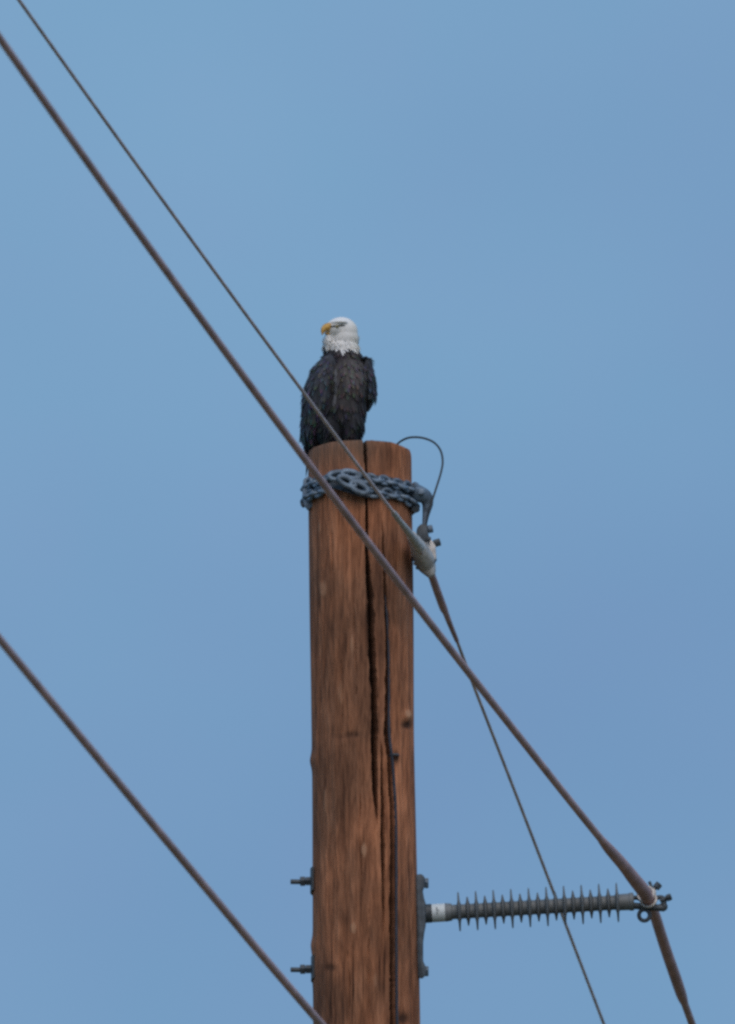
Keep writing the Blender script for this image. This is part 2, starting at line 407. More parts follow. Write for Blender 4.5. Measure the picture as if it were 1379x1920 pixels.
try: me.set_sharp_from_angle(angle=R_(50))
except Exception: pass
for k, v in attrs.items():
    a = me.attributes.new(k, 'FLOAT', 'POINT'); a.data.foreach_set('value', [float(q) for q in v])
shaft = bpy.data.objects.new('shaft', me); COL.objects.link(shaft); shaft.parent = pole

# ------------------------------------------------------------------ grounding wire down the pole
dl = [(722, 1085), (725, 1140), (728.5, 1200), (730, 1260), (730, 1320), (730, 1370), (733, 1402), (736.5, 1430), (739.5, 1472), (742.5, 1530), (743.5, 1620), (743.5, 1720), (744, 1830), (745, 1930), (746, 1990)]
pts = [pole_front(a, b, float(np.interp(b, [1080, 1140, 1330, 1410, 1500], [-.04, -.016, -.010, 0.002, 0.002]))) for a, b in spline(dl, 90)]
zl = pts[-1].z
gw = thing('grounding_wire', (pts[-1].x, pts[-1].y, 0.0), 'dark grounding wire running down the right crack of the brown pole', 'wire')
lowpts = []
for i in range(1, 12):
    z = zl * (1 - i / 11.0) + 0.01; yy = y_of(z); r = pole_rad(yy) * MPP
    cxw = (pole_cx(yy) - GW / 2) * MPP; lowpts.append(Vector((cxw + r * 0.62, Y0 - r * 0.785 - 0.004, z)))
MB().tube(pts + lowpts, px(2.8), 10).build('wire_run', M_downlead, gw)
c = pole_front(741.5, 1416, 0.006)
n_ = Vector((c.x - (pole_cx(1416) - GW / 2) * MPP, c.y - Y0, 0)).normalized(); tg = Vector((0, 0, 1)).cross(n_)
st = MB().tube([c + tg * 0.014 - n_ * 0.03, c + tg * 0.014 + n_ * 0.008, c + tg * 0.007 + n_ * 0.014, c - tg * 0.007 + n_ * 0.014, c - tg * 0.014 + n_ * 0.008, c - tg * 0.014 - n_ * 0.03], 0.0065, 8)
st.build('staple', M_galv_dark, gw)

# ------------------------------------------------------------------ eagle
eb = Q(640, 836, 0.0); eb.z = ztop
eagle = thing('bald_eagle', eb, 'dark brown eagle with white head and yellow beak perched on the pole top', 'eagle')
def el(mb, x, y, rx, rv, t, dep, rot=0.0):
    rm = Matrix.Rotation(rot, 3, 'Y') if rot else None
    mb.ell(Q(x, y, t), rx * MPP, dep, rv * MPP / CE, rm)
def remesh(mb, voxel, smooth_it):
    me = bpy.data.meshes.new('tmp'); mb.bm.to_mesh(me); mb.bm.free()
    o = bpy.data.objects.new('tmp', me); COL.objects.link(o)
    r = o.modifiers.new('r', 'REMESH'); r.mode = 'VOXEL'; r.voxel_size = voxel
    s_ = o.modifiers.new('s', 'SMOOTH'); s_.iterations = smooth_it; s_.factor = 0.5
    dg = bpy.context.evaluated_depsgraph_get(); dg.update()
    res = bpy.data.meshes.new_from_object(o.evaluated_get(dg))
    bpy.data.objects.remove(o); bpy.data.meshes.remove(me)
    return res
body = MB()
el(body, 648, 722, 43, 60, 0.04, 0.145, 0.03)
el(body, 641, 765, 45, 58, 0.02, 0.145, 0.06)
el(body, 630, 800, 42, 44, -0.02, 0.14, 0.15)
el(body, 606, 826, 30, 34, -0.10, 0.12, 0.3)
el(body, 658, 795, 24, 40, 0.055, 0.085, 0.12)            # thigh on the right
el(body, 622, 800, 25, 38, 0.06, 0.085, 0.12)
el(body, 643, 676, 38, 24, 0.035, 0.11)
el(body, 641, 655, 33, 24, 0.035, 0.088)
el(body, 642, 634, 31, 26, 0.04, 0.082)
el(body, 640, 622, 31.5, 27, 0.045, 0.08)                    # crown and cheek
el(body, 629, 618, 20, 17.5, 0.075, 0.062)                     # face towards the beak
el(body, 616, 640, 9, 14, 0.07, 0.05)                      # throat
el(body, 614, 650, 8, 10, 0.06, 0.05)
el(body, 635, 605.5, 18, 4.0, 0.112, 0.034, -0.05)               # brow shelf
bme = remesh(body, 0.0042, 3)
def neck_line(x, t):
    return 655 + 5.5 * noise.noise((x * 0.11, t * 14, 0.3)) + 3.5 * noise.noise((x * 0.33, t * 30, 4.0))
def survey(p):
    d = p - CAM; k = DIST / d.dot(F)
    return GW / 2 + d.dot(RT) * k / MPP, GH / 2 - d.dot(U) * k / MPP, Y0 - p.y
DARK = (0.018, 0.020, 0.026); BROWN = (0.110, 0.098, 0.098); WING = (0.060, 0.066, 0.081); WHITE = (0.76, 0.76, 0.75)
def body_tint(p, soft=0):
    x, y, t = survey(p)
    if y < neck_line(x, t) + soft:
        f = max(0, min(1, (x - 652) / 20)); return (0.86, 0.86 - .02 * f, 0.85 - .09 * f)  # nape warmer to the right: warm light painted into the white
    k = math.exp(-((x - 660) / 34) ** 2 - ((y - 706) / 54) ** 2)  # brown breast feathers; belly below darkened to paint in its shade
    return tuple(a + (b - a) * k for a, b in zip(DARK, BROWN))
def add_tint(me, cols):
    a = me.attributes.new('tint', 'FLOAT_COLOR', 'POINT')
    a.data.foreach_set('color', np.array([(c_[0], c_[1], c_[2], 1.0) for c_ in cols], dtype=np.float32).ravel())
EO = eagle.location.copy()
def finish(me, name, parent, tints, mtl=M_plume):
    """mesh in world coordinates -> part of the eagle"""
    add_tint(me, tints)
    off = origin_of(parent)
    me.transform(Matrix.Translation(-off))
    me.polygons.foreach_set('use_smooth', [True] * len(me.polygons))
    me.materials.clear(); me.materials.append(mtl)
    o = bpy.data.objects.new(name, me); COL.objects.link(o); o.parent = parent; return o
def tree_of(me):
    return BVHTree.FromPolygons([v.co.copy() for v in me.vertices], [tuple(p.vertices) for p in me.polygons])
body_tree = tree_of(bme)
def onbird(x, y, tree=None):
    d = (Q(x, y, 0) - CAM).normalized()
    h = (tree or body_tree).ray_cast(CAM, d)
    return h[0], h[1]
eye_p, eye_n = onbird(632.5, 612.5)
tri_src = [(p.center.copy(), p.normal.copy(), p.area) for p in bme.polygons]
finish(bme, 'body', eagle, [body_tint(v.co) for v in bme.vertices])

class Feathers:
    def __init__(s): s.v = []; s.f = []; s.c = []
    def add(s, p, n, d, length, width, col, lift=0.15, n_seg=4, droop=0.0, tipcol=None, point=0.55, camber=0.28):
        d = (d - n * d.dot(n))
        if d.length < 1e-4: return
        d.normalize(); side = n.cross(d); base = len(s.v)
        for i in range(n_seg + 1):
            u_ = i / n_seg
            wv = width * 0.5 * (math.sin(math.pi * (0.18 + 0.82 * u_) ** (1 / (0.6 + point))) ** 0.8 if u_ < 1 else 0.06)
            c_ = p + d * (length * u_) + n * (0.002 + length * lift * u_ - droop * length * u_ * u_)
            cc = col if tipcol is None else tuple(a + (b - a) * max(0, u_ - .5) * 2 for a, b in zip(col, tipcol))
            s.v += [c_ - side * wv - n * wv * camber, c_ + n * 0.0005, c_ + side * wv - n * wv * camber]; s.c += [cc, tuple(q * 0.92 for q in cc), cc]
        for i in range(n_seg):
            a = base + 3 * i
            s.f += [(a, a + 1, a + 4, a + 3), (a + 1, a + 2, a + 5, a + 4)]
    def build(s, name, parent, stuff=True):
        me = bpy.data.meshes.new(name); me.from_pydata([tuple(q) for q in s.v], [], s.f); me.update()
        o = finish(me, name, parent, s.c)
        if stuff: o['kind'] = 'stuff'
        return o
def sampler(src, keep, count):
    ar = np.array([a for _, _, a in src]); cum = np.cumsum(ar / ar.sum()); got = []
    for _ in range(count * 6):
        k = int(np.searchsorted(cum, rng.random())); p, n, _a = src[min(k, len(src) - 1)]
        p = p + Vector(rng.normal(0, 0.002, 3)); x, y, t = survey(p)
        if keep(x, y, t): got.append((p, n, x, y, t))
        if len(got) >= count: break
    return got
def jit(c_, a): k = 1 + random.uniform(-a, a); return tuple(q * k for q in c_)
bf = Feathers()
for p, n, x, y, t in sampler(tri_src, lambda x, y, t: y > neck_line(x, t) - 1, 3000):
    d = Vector((0.0, 0.0, -1.0)) + Vector(((x - 640) * 0.004, 0, 0)) + Vector(rng.normal(0, 0.08, 3)) - Vector((0.18, 0, 0)) * max(0, (y - 740) / 90)
    s_ = max(0.0, min(1.0, (y - 655) / 90)); c_ = jit(body_tint(p + Vector((0, 0, -0.02))), 0.35)
    bf.add(p, n, d, 0.028 + 0.034 * s_ + random.uniform(0, .010), 0.013 + 0.013 * s_, c_, lift=random.uniform(0, .015), tipcol=tuple(min(1, q * random.choice((1.0, 1.3, 1.9))) for q in c_))
bf.build('body_plumage', eagle)
hf = Feathers()
for p, n, x, y, t in sampler(tri_src, lambda x, y, t: y <= neck_line(x, t) + 1, 1000):
    if (p - eye_p).length < 0.014 or y < 637 - 10 * random.random(): continue
    if x < 627 and 604 < y < 629 and t > .03: continue
    if x < 651 and 607.5 < y < 614.5 and t > .07: continue
    d = Vector((0.55, 0.12, -0.55 - max(0, (y - 612) / 28))) + Vector(rng.normal(0, 0.07, 3))
    L_ = 0.010 + 0.016 * max(0, (y - 600) / 55) + random.uniform(0, .006)
    hf.add(p, n, d, L_, 0.008 + 0.003 * random.random(), jit(body_tint(p, 3), 0.04), lift=random.uniform(0, .012) + (0.04 if y > 644 else 0), n_seg=3, point=0.25, camber=0.08)
hf.build('head_plumage', eagle)

# beak: hooked upper mandible and a lower mandible
bk = spline([(628, 614.5, .085, 8.0), (620, 613, .108, 8.0), (613, 613.6, .124, 7.4), (608, 616.6, .133, 5.8), (605.4, 622, .137, 3.5), (604.8, 628.5, .137, 0.7)], 18)
MB().tube([Q(a, b, c_) for a, b, c_, _ in bk], [px(r) for *_, r in bk], 16, flat=1.0).build('beak', M_beak, eagle, smooth=60)
lm = spline([(627, 624, .080, 4.6), (619, 624.6, .100, 3.9), (612, 625, .114, 2.2), (609, 624.6, .119, 0.8)], 10)
MB().tube([Q(a, b, c_) for a, b, c_, _ in lm], [px(r) for *_, r in lm], 12).build('lower_mandible', M_beak, eagle, smooth=60)
gp, gn = onbird(626, 625)
MB().tube([Q(619, 621.5, .108), Q(626, 624, .1), Q(631, 628.5, .098)], [0.005, 0.006, 0.003], 8).build('gape', M_skin_shade, eagle)
for side in (0, 1):
    if side == 0: p, n = eye_p + eye_n * .003, eye_n
    else:         # the far eye, mirrored over the head's plane
        ax = Vector((-0.78, -0.62, 0)); across = Vector((0.62, -0.78, 0))
        hc = Q(638, 614, .06); v_ = eye_p - hc; v_ = v_ - across * 2 * v_.dot(across)
        h = body_tree.ray_cast(hc + v_ * 3, -v_.normalized()); p, n = h[0], h[1]
    e_ = MB().ell(p - n * 0.0015, 0.0078, 0.0078, 0.0078).build('eye', M_iris, eagle)
    MB().ell(p + n * 0.0040, 0.0042, 0.0042, 0.0042).build('pupil', M_pupil, e_)
# bare grey skin by the beak, run dark under the brow to paint its shadow
lore_shade = MB()
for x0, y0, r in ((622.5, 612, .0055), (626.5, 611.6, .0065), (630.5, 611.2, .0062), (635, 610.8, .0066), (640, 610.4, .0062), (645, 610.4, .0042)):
    p, n = onbird(x0, y0); lore_shade.ell(p + n * 0.0015, r * 1.35, r * .7, r * 0.72)
lore_shade.build('lore_brow_shade', M_skin_shade, eagle)

# wings
def chain(pts, depk):
    mb = MB(); sp = spline(pts, 16)
    for x, y, r, t in sp: mb.ell(Q(x, y, t), r * MPP, r * MPP * depk, r * MPP * 1.15)
    return mb
def wing(pts, depk, flights, cover_n, flow, cover_cut):
    me = remesh(chain(pts, depk), 0.005, 3)
    src = [(p.center.copy(), p.normal.copy(), p.area) for p in me.polygons]; tree = tree_of(me)
    w_ = finish(me, 'wing', eagle, [WING] * len(me.vertices))
    cf = Feathers()
    for p, n, x, y, t in sampler(src, lambda x, y, t: y < cover_cut, cover_n):
        s_ = max(0, min(1, (y - 680) / 90)); c_ = jit(WING, 0.3)
        cf.add(p, n, Vector(flow) + Vector(rng.normal(0, .08, 3)), 0.036 + 0.045 * s_, 0.018 + 0.014 * s_, c_, lift=random.uniform(0, .015), tipcol=tuple(q * random.choice((1.1, 1.8, 2.6)) for q in c_))
    cf.build('covert_feathers', w_)
    for (x0, y0, x1, y1, t0, t1, wd) in flights:
        fe = Feathers(); p0, p1 = Q(x0, y0, t0), Q(x1, y1, t1); d = p1 - p0
        n = Vector((-0.35 if x0 < 650 else 0.25, -0.9, 0.05)).normalized(); n = (n - d * n.dot(d) / d.length_squared).normalized()
        fe.add(p0, n, d, d.length, wd * MPP, jit((0.024, 0.023, 0.026), .2), lift=0.0, n_seg=10, droop=-0.02, point=0.9, tipcol=(0.02, 0.019, 0.02))
        fe.build('flight_feather', w_, stuff=False)
    return w_
wing([(620, 684, 17, .085), (608, 708, 25, .07), (600, 738, 29, .05), (595.5, 770, 28, .02), (588, 802, 22, -.02), (581, 836, 10, -.06)], 1.75,
     [(586, 770, 575.5, 893, .02, -.12, 15), (588, 765, 570, 868, .045, -.09, 16), (589, 762, 573, 850, .07, -.04, 17), (594, 760, 579, 846, .09, -.02, 17), (600, 758, 586, 843, .11, 0.0, 17),
      (606, 755, 593, 838, .125, .02, 17), (611, 750, 600, 828, .135, .045, 16), (616, 745, 608, 815, .135, .06, 15), (621, 735, 615, 800, .13, .07, 14), (626, 722, 621, 785, .125, .08, 12)], 900, (-0.16, 0.0, -1.0), 812)
wing([(687, 681, 8, -.02), (690.5, 700, 10, -.03), (693, 722, 11, -.04), (693.5, 740, 10.5, -.05), (692, 754, 8, -.06), (689.5, 766, 4.5, -.07)], 5.0,
     [(696, 708, 697, 752, .0, -.03, 8), (693, 714, 691.5, 764, .02, -.02, 9), (690, 722, 686, 774, .02, -.04, 9), (688, 728, 681, 785, .02, -.05, 9)], 400, (-0.03, 0.0, -1.0), 738)
# pale leading edge where the folded wing meets the breast
le = Feathers()
for i in range(26):
    f = i / 25; x = 631 + 2.0 * math.sin(f * 3) - 4 * f + random.uniform(-1.5, 1.5); y = 694 + 62 * f
    p_, n_ = onbird(x, y)
    le.add(p_ + n_ * .008, n_, Vector((0.02, 0, -1)), 0.034, 0.011, jit((0.115, 0.118, 0.13), .3), lift=0.05)
le.build('shoulder_feathers', eagle)
# tail of white feathers behind the pole
tl = Feathers(); tn = Vector((-0.45, 0.85, 0.25)).normalized()
for i in range(10):
    f = (i - 4.5) / 4.5; p0 = Q(606 + 8 * f, 842, -.20 + 0.01 * f); p1 = Q(613 + 24 * f, 925, -.37 - .02 * abs(f))
    tl.add(p0, tn, p1 - p0, (p1 - p0).length, 0.04, jit((0.70, 0.70, 0.68), .06), lift=0, n_seg=8, droop=0.02, point=0.9)
tl.build('tail', eagle, stuff=False)
# feet gripping the pole top
for fx, ft in ((655, -.02), (622, -.01)):
    k = Vector((Q(fx, 836, ft).x, Y0 - ft, ztop + 0.018))
    leg = MB().tube([k + Vector((0, 0.01, 0.09)), k + Vector((0, 0, .03)), k], [.016, .012, .013], 10)
    claw_list = []
    for a in (-0.55, 0.0, 0.55, math.pi):
        d = Vector((math.sin(a) + (0.25 if a < 3 else -.2), -math.cos(a), 0)).normalized(); L_ = .06 if a < 3 else .035
        leg.tube([k, k + d * L_ * .5 + Vector((0, 0, .008)), k + d * L_ + Vector((0, 0, -.004))], [.012, .011, .009], 8)
        e = k + d * L_
        claw_list.append(MB().tube([e, e + d * .014 + Vector((0, 0, .004)), e + d * .026 + Vector((0, 0, -.006)), e + d * .030 + Vector((0, 0, -.018))], [.007, .006, .004, .001], 8))
    fo = leg.build('foot', M_foot, eagle)
    for c_ in claw_list: c_.build('talon', M_claw, fo)

# ------------------------------------------------------------------ pole band of galvanised chain links
BC = Q(pole_cx(932), 932, 0); tilt = R_(3.0)
axB = Vector((math.cos(tilt), 0, -math.sin(tilt))); azB = Vector((math.sin(tilt), 0, math.cos(tilt))); ayB = Vector((0, 1, 0))
band = thing('pole_band', BC, 'galvanised chain band wrapped round the pole just below the eagle', 'pole band')
RB = pole_rad(932) * MPP + 0.004
def bandpt(th, out_, up): return BC + axB * ((RB + out_) * math.sin(th)) - ayB * ((RB + out_) * math.cos(th)) + azB * up
NL = 46; LL = 2 * math.pi * RB / NL
def link_mesh():
    mb = MB(); X_, Y_, Z_ = Vector((1, 0, 0)), Vector((0, 1, 0)), Vector((0, 0, 1))
    mb.ring(Vector((0, 0, 0)), X_, Z_, LL * .5 + .011, .0205, .0098, 16, 8)
    return mb
protos_l = None
for row in (0, 1):
    for i in range(NL):
        th = -math.pi + (i + 0.5 * row + 0.3) * 2 * math.pi / NL
        if -0.62 < th < (-0.02 if row == 0 else 0.04): continue
        if protos_l is None:
            o = link_mesh().build('link', M_galv, band, local=True); protos_l = o
        else:
            o = protos_l.copy(); COL.objects.link(o); o.parent = band
        edge = i % 2
        p = bandpt(th, .011 + random.uniform(0, .006), (.031 if row == 0 else -.031) + random.uniform(-.005, .005)) - BC
        tx = (axB * math.cos(th) + ayB * math.sin(th)); ny = (axB * math.sin(th) - ayB * math.cos(th))
        m = Matrix((tx, ny, azB)).transposed() @ Matrix.Rotation(random.uniform(-.22, .22), 3, 'Y') @ Matrix.Rotation(random.uniform(-.3, .3) + (1.2 if edge else 0.1), 3, 'X')
        o.matrix_local = Matrix.Translation(p) @ m.to_4x4()
bs = MB(); rows = []
for i in range(65):
    th = -math.pi + i * 2 * math.pi / 64
    if -0.70 < th < 0.05: 
        if rows: pass
        continue
    rows.append((i, [bs.bm.verts.new(bandpt(th, a, b)) for a, b in ((-.002, -.05), (.007, -.05), (.007, .056), (-.002, .056))]))
for (i0, r0), (i1, r1) in zip(rows, rows[1:]):
    if i1 - i0 == 1:
        for k in range(4): bs.bm.faces.new((r0[k], r0[(k + 1) % 4], r1[(k + 1) % 4], r1[k]))
bs.build('strap', M_galv_dark, band)
# saddle plate with a turned-out top lip in front
pl = MB(); rows = []
for i in range(25):
    f = i / 24; x = 612 + 82 * f
    th = math.asin(max(-1, min(1, (x - pole_cx(932)) / 108.0)))
    top = np.interp(x, [612, 618, 626, 640, 660, 694], [.020, .042, .054, .060, .056, .050]); bot = np.interp(x, [612, 620, 640, 660, 680, 694], [-.004, -.014, -.034, -.054, -.066, -.064])
    out_ = 0.028 + 0.012 * math.sin(f * 3.1)
    prof = [(out_ - .012, top - .012), (out_ + .008, top + .001), (out_ + .010, top - .004), (out_ + .006, top - .020), (out_ - .012 + .010 * math.sin(f * 17) * math.sin(f * 5), (top + bot) / 2), (out_ + .004, bot + .012), (out_ + .014, bot), (out_ - .006, bot - .003), (out_ - .026, (top + bot) / 2)]
    rows.append([pl.bm.verts.new(bandpt(th, a, b)) for a, b in prof])
for i in range(24):
    n = len(rows[0])
    for k in range(n): pl.bm.faces.new((rows[i][k], rows[i][(k + 1) % n], rows[i + 1][(k + 1) % n], rows[i + 1][k]))
pl.bm.faces.new(rows[0]); pl.bm.faces.new(rows[-1][::-1])
pl.build('saddle_plate', M_galv_dark, band, smooth=50)
for x, y, rx, ry, r, ang, t_ in ((634, 892, 17, 7.5, 4.6, -.10, .31), (658, 890, 17, 6.5, 4.8, .18, .315), (651, 903, 17, 7, 4.8, .42, .325), (674, 914, 17, 8, 5.0, .50, .32), (681, 897, 12, 7.5, 4.6, .35, .31)):
    aa = Vector((math.cos(ang), 0.0, -math.sin(ang))); bb = Vector((math.sin(ang), 0.0, math.cos(ang)))
    MB().ring(Q(x, y, t_), (aa + Vector((0, (x - 682) * -.004, 0))).normalized(), bb, px(rx), px(ry), px(r), 24, 10).build('large_link', M_galv, band)
lug = MB().prism([(569, 899), (577, 893), (597, 903), (601, 938), (586, 950), (579, 957), (571, 950), (567, 930)], 0.02, 0.085, 0.006)
lug.build('end_lug', M_galv, band)
MB().cyl(Q(574, 943, .05), Q(566, 949, .05), px(5), seg=10, bev=.003).build('bolt', M_galv_dark, band)
# hanger on the right: bolt boss, elbow and long eye
hg = MB(); hp = spline([(772, 921, .10, 15), (784, 925, .08, 16), (797, 932, .06, 14.5), (802, 944, .05, 11), (800, 960, .05, 7.5), (797.5, 975, .05, 5.2), (796.5, 990, .05, 4.6)], 26)
hg.tube([Q(a, b, c_) for a, b, c_, _ in hp], [px(r) for *_, r in hp], 14); hg.build('hanger', M_galv, band, smooth=60)
MB().hexnut(Q(774, 910, .11), Q(782, 914, .10), px(8.5)).build('nut', M_galv, band)
MB().hexnut(Q(773, 950, .08), Q(782, 957, .07), px(9)).build('nut', M_galv_dark, band)
MB().box(Q(790, 922, .125), RT, Vector((0, 1, 0)), Vector((0, 0, 1)), .03, .02, .03, .006).build('boss', M_galv, band)

# ------------------------------------------------------------------ wires
KW = 6.0
def wire_t(x, x0, k=KW):
    """depth at which the sight line meets the wire's own vertical plane through its clamp"""
    xc = (x0 - GW / 2) * MPP; xs = (x - GW / 2) * MPP          # xs shrinks with nearness: xs * (1 - t / Y0) = xc - t / k
    return (xc - xs) / (1.0 / k - xs / Y0)
def extend(pts, length, n=10):
    d = (pts[-1] - pts[-2]).normalized(); return [pts[-1] + d * (length * (i + 1) / n) for i in range(n)]

# shield wire
SA, SB = 800.0, 1040.0
sh_l = [(-70, -150), (64.5, 40), (250, 299), (437, 556), (560, 723), (655, 851), (700, 911), (738, 961), (768, 1000), (786, 1026), (797, 1050)]
L1 = [Q(x, y, max(.04, wire_t(x, SA) + .04)) for x, y in spline(sh_l, 70)]
sh_r = [(797, 1050), (803, 1064), (809, 1077), (831.5, 1139), (844, 1170), (857, 1201), (875, 1249), (898, 1310), (965, 1482), (1035, 1664), (1071.5, 1760), (1117.5, 1880), (1150, 1965)]
def right_t(y, y0): return -(y - y0) * MPP / SE * 0.92
L2 = [Q(x, y, .04 + min(0, right_t(y, 1050))) for x, y in spline(sh_r, 70)]
shield = thing('shield_wire', Q(797, 1050, .04), 'thin grey overhead wire slanting across the eagle to the round clamp', 'wire')
a_ = L1[::-1]; a_ = a_ + extend(a_, 110)
MB().tube(a_, [px(3.4) * (1 - .10 * min(1, i / 70)) for i in range(len(a_))], 12).build('strand', M_shield, shield, smooth=60)
b_ = L2 + extend(L2, 120)
MB().tube(b_, px(3.2), 12).build('strand', M_shield, shield, smooth=60)
def sub(path, tfun, radii, n, k): 
    sp = spline([(x, y, r) for (x, y), r in zip(path, radii)], n)
    return [Q(x, y, tfun(x, y)) for x, y, _ in sp], [px(r) for *_, r in sp]
tl_ = lambda x, y: max(.04, wire_t(x, SA) + .04)
tr_ = lambda x, y: .04 + min(0, right_t(y, 1050))
P_, R1 = sub([(737, 959.5), (741, 965), (750, 977), (762, 992), (775, 1010), (786, 1026)], tl_, [3.8, 5.6, 5.4, 6.6, 8.0, 11], 24, 0)
MB().tube(P_, R1, 20, lobes=12, pitch=.9, amp=.05).build('armor_rods', M_cast, shield, smooth=60)
P_, R1 = sub([(803, 1064), (809, 1077), (820, 1108), (831, 1138), (836, 1149), (844, 1170), (857, 1201)], tr_, [9, 7.2, 7.6, 7.6, 6.0, 5.2, 4.2], 26, 0)
MB().tube(P_, R1, 20, lobes=12, pitch=.9, amp=.05).build('armor_rods', M_rods, shield, smooth=60)

# suspension clamp
sc_ = thing('suspension_clamp', Q(797, 985, .05), 'grey rounded suspension clamp hanging from the band on the pole\'s right side', 'clamp')
P_, R1 = sub([(772, 1004), (779, 1016), (787, 1031), (795, 1047), (800, 1059), (805, 1069), (810, 1080)], lambda x, y: .045 + max(0, wire_t(x, SA)) * .5, [9, 12.5, 16.5, 19, 18, 14, 7.5], 30, 0)
MB().tube(P_, R1, 24).build('clamp_body', M_cast, sc_, smooth=60)
wd = (Q(803, 1066, .03) - Q(785, 1026, .08)).normalized(); s1 = wd.cross(Vector((0, -1, 0))).normalized(); s2 = wd.cross(s1).normalized()
stp = MB()
for x, y, r in ((788.5, 1034, 18.2), (796, 1049, 19.8)):
    stp.ring(Q(x, y, .045), s1, s2, px(r), px(r), px(2.6), 32, 8)
stp.prism([(789, 1012), (806, 1008), (817, 1022), (819, 1048), (812, 1052), (806, 1034), (796, 1024)], .03, .075, .005)
stp.build('strap', M_cast, sc_)
gk = MB()
for x, y, r in ((785, 1027.5, 16.3), (792.3, 1041.5, 19.6), (799.5, 1057, 19.8)): gk.ring(Q(x, y, .045), s1, s2, px(r), px(r), px(2.0), 32, 8)
gk.build('insert_gap_shade', M_claw, sc_)  # clamp insert as black rings, painting the shade of its gaps
MB().prism([(782, 990), (790, 982), (802, 983), (803, 996), (806, 1012), (796, 1017), (786, 1010), (781, 1001)], .02, .085, .008).build('clevis', M_galv_dark, sc_)
MB().cyl(Q(802, 993, .055), Q(812, 991, .055), px(7.5), seg=12, bev=.004).build('bolt', M_galv, sc_)
MB().cyl(Q(800, 1010, .1), Q(808, 1012, .1), px(5), seg=8, bev=.003).build('bolt', M_galv_dark, sc_)
b_ = MB().cyl(Q(806, 1022, .05), Q(818, 1018, .05), px(3.6), seg=10); b_.hexnut(Q(814, 1019.5, .05), Q(826, 1016, .05), px(7.4)); b_.build('bolt', M_galv_dark, sc_)

# jumper loop from the hanger over the pole top
jp = [(797, 992, .075), (803, 968, .08), (811, 938, .08), (820, 910, .06), (827.5, 885, .03), (830.5, 865, .0), (827, 846, -.03), (817, 832, -.06), (803, 824, -.08), (786, 820, -.09), (768, 820.5, -.10), (754, 826, -.12), (744, 834, -.13), (736, 842, -.14), (728, 852, -.15)]
jl = thing('jumper_wire', Q(797, 992, .075), 'thin dark wire looping from the band over the right rim of the pole', 'wire')
MB().tube([Q(*p) for p in spline(jp, 70)], px(2.0), 10).build('wire_loop', M_jumper, jl, smooth=60)
jc = jl; 

# upper conductor
CA = 1216.0
cl = [(-70, -26), (0, 72), (220, 381), (438, 680), (610, 911), (742, 1084), (880, 1262), (1052, 1480), (1140, 1589), (1180, 1636), (1216, 1686)]
L1 = [Q(x, y, .03 + wire_t(x, CA)) for x, y in spline(cl, 90)]
crr = [(1216, 1686), (1222, 1700), (1229, 1718), (1247.7, 1777), (1268.5, 1837), (1281, 1873), (1297, 1917), (1318, 1975)]
tcr = lambda x, y: .03 + min(0, right_t(y, 1690))
L2 = [Q(x, y, tcr(x, y)) for x, y in spline(crr, 50)]
cond = thing('conductor', Q(1216, 1686, .03), 'thick grey conductor crossing in front of the pole to the insulator tip', 'conductor')
a_ = L1[::-1]; a_ = a_ + extend(a_, 110)
MB().tube(a_, [px(7.2) * (1 - .19 * min(1, i / 90)) for i in range(len(a_))], 24).build('strand', M_alu, cond, smooth=60)
b_ = L2 + extend(L2, 120)
MB().tube(b_, px(7.2), 24).build('strand', M_alu, cond, smooth=60)
P_, R1 = sub([(1128, 1574.5), (1136, 1584.5), (1146, 1596), (1168, 1621), (1190, 1649), (1205, 1668), (1216, 1686)], lambda x, y: .03 + wire_t(x, CA), [7.2, 8.6, 9.8, 10.8, 12.2, 12.8, 11.0], 36, 0)
MB().tube(P_, R1, 28, lobes=14, pitch=1.1, amp=.05).build('armor_rods', M_rods, cond, smooth=60)
P_, R1 = sub([(1216, 1686), (1224, 1705), (1229, 1718), (1247.7, 1777), (1268.5, 1837), (1278, 1865), (1284, 1881)], tcr, [10.5, 10.2, 10.2, 10.4, 10.6, 10.0, 7.3], 40, 0)
MB().tube(P_, R1, 28, lobes=14, pitch=1.1, amp=.05).build('armor_rods', M_rods, cond, smooth=60)

# lower conductor
ll = [(-80, 1101), (0, 1199), (83.5, 1300), (260, 1513), (450, 1741), (518, 1822), (604, 1922), (680, 2010), (800, 2149)]
ll += [(1000, 2380), (1100, 2494), (1190, 2592)]
L1 = [Q(x, y, .03 + wire_t(x, 1190)) for x, y in spline(ll, 80)]
L2 = [Q(x, y, .03 + min(0, right_t(y, 2592))) for x, y in spline([(1190, 2592), (1204, 2626), (1240, 2732), (1300, 2905)], 20)]
lc = thing('conductor', L2[0], 'thick grey conductor at lower left passing just below the lower bolt', 'conductor')
a_ = L1[::-1]; a_ = a_ + extend(a_, 110)
MB().tube(a_, [px(7.4) * (1 - .16 * min(1, i / 80)) for i in range(len(a_))], 24).build('strand', M_alu, lc, smooth=60)
MB().tube(L2 + extend(L2, 120), px(7.4), 24).build('strand', M_alu, lc, smooth=60)

# ------------------------------------------------------------------ post insulator
P0, P1 = Q(808, 1712.5, 0), Q(1186, 1690.5, 0.02)
AX = (P1 - P0).normalized(); alen = (P1 - P0).length
ins = thing('post_insulator', P0, 'grey ribbed post insulator reaching right from the pole to the conductor', 'insulator')
def along(x): return P0 + AX * ((x - 808) * MPP)
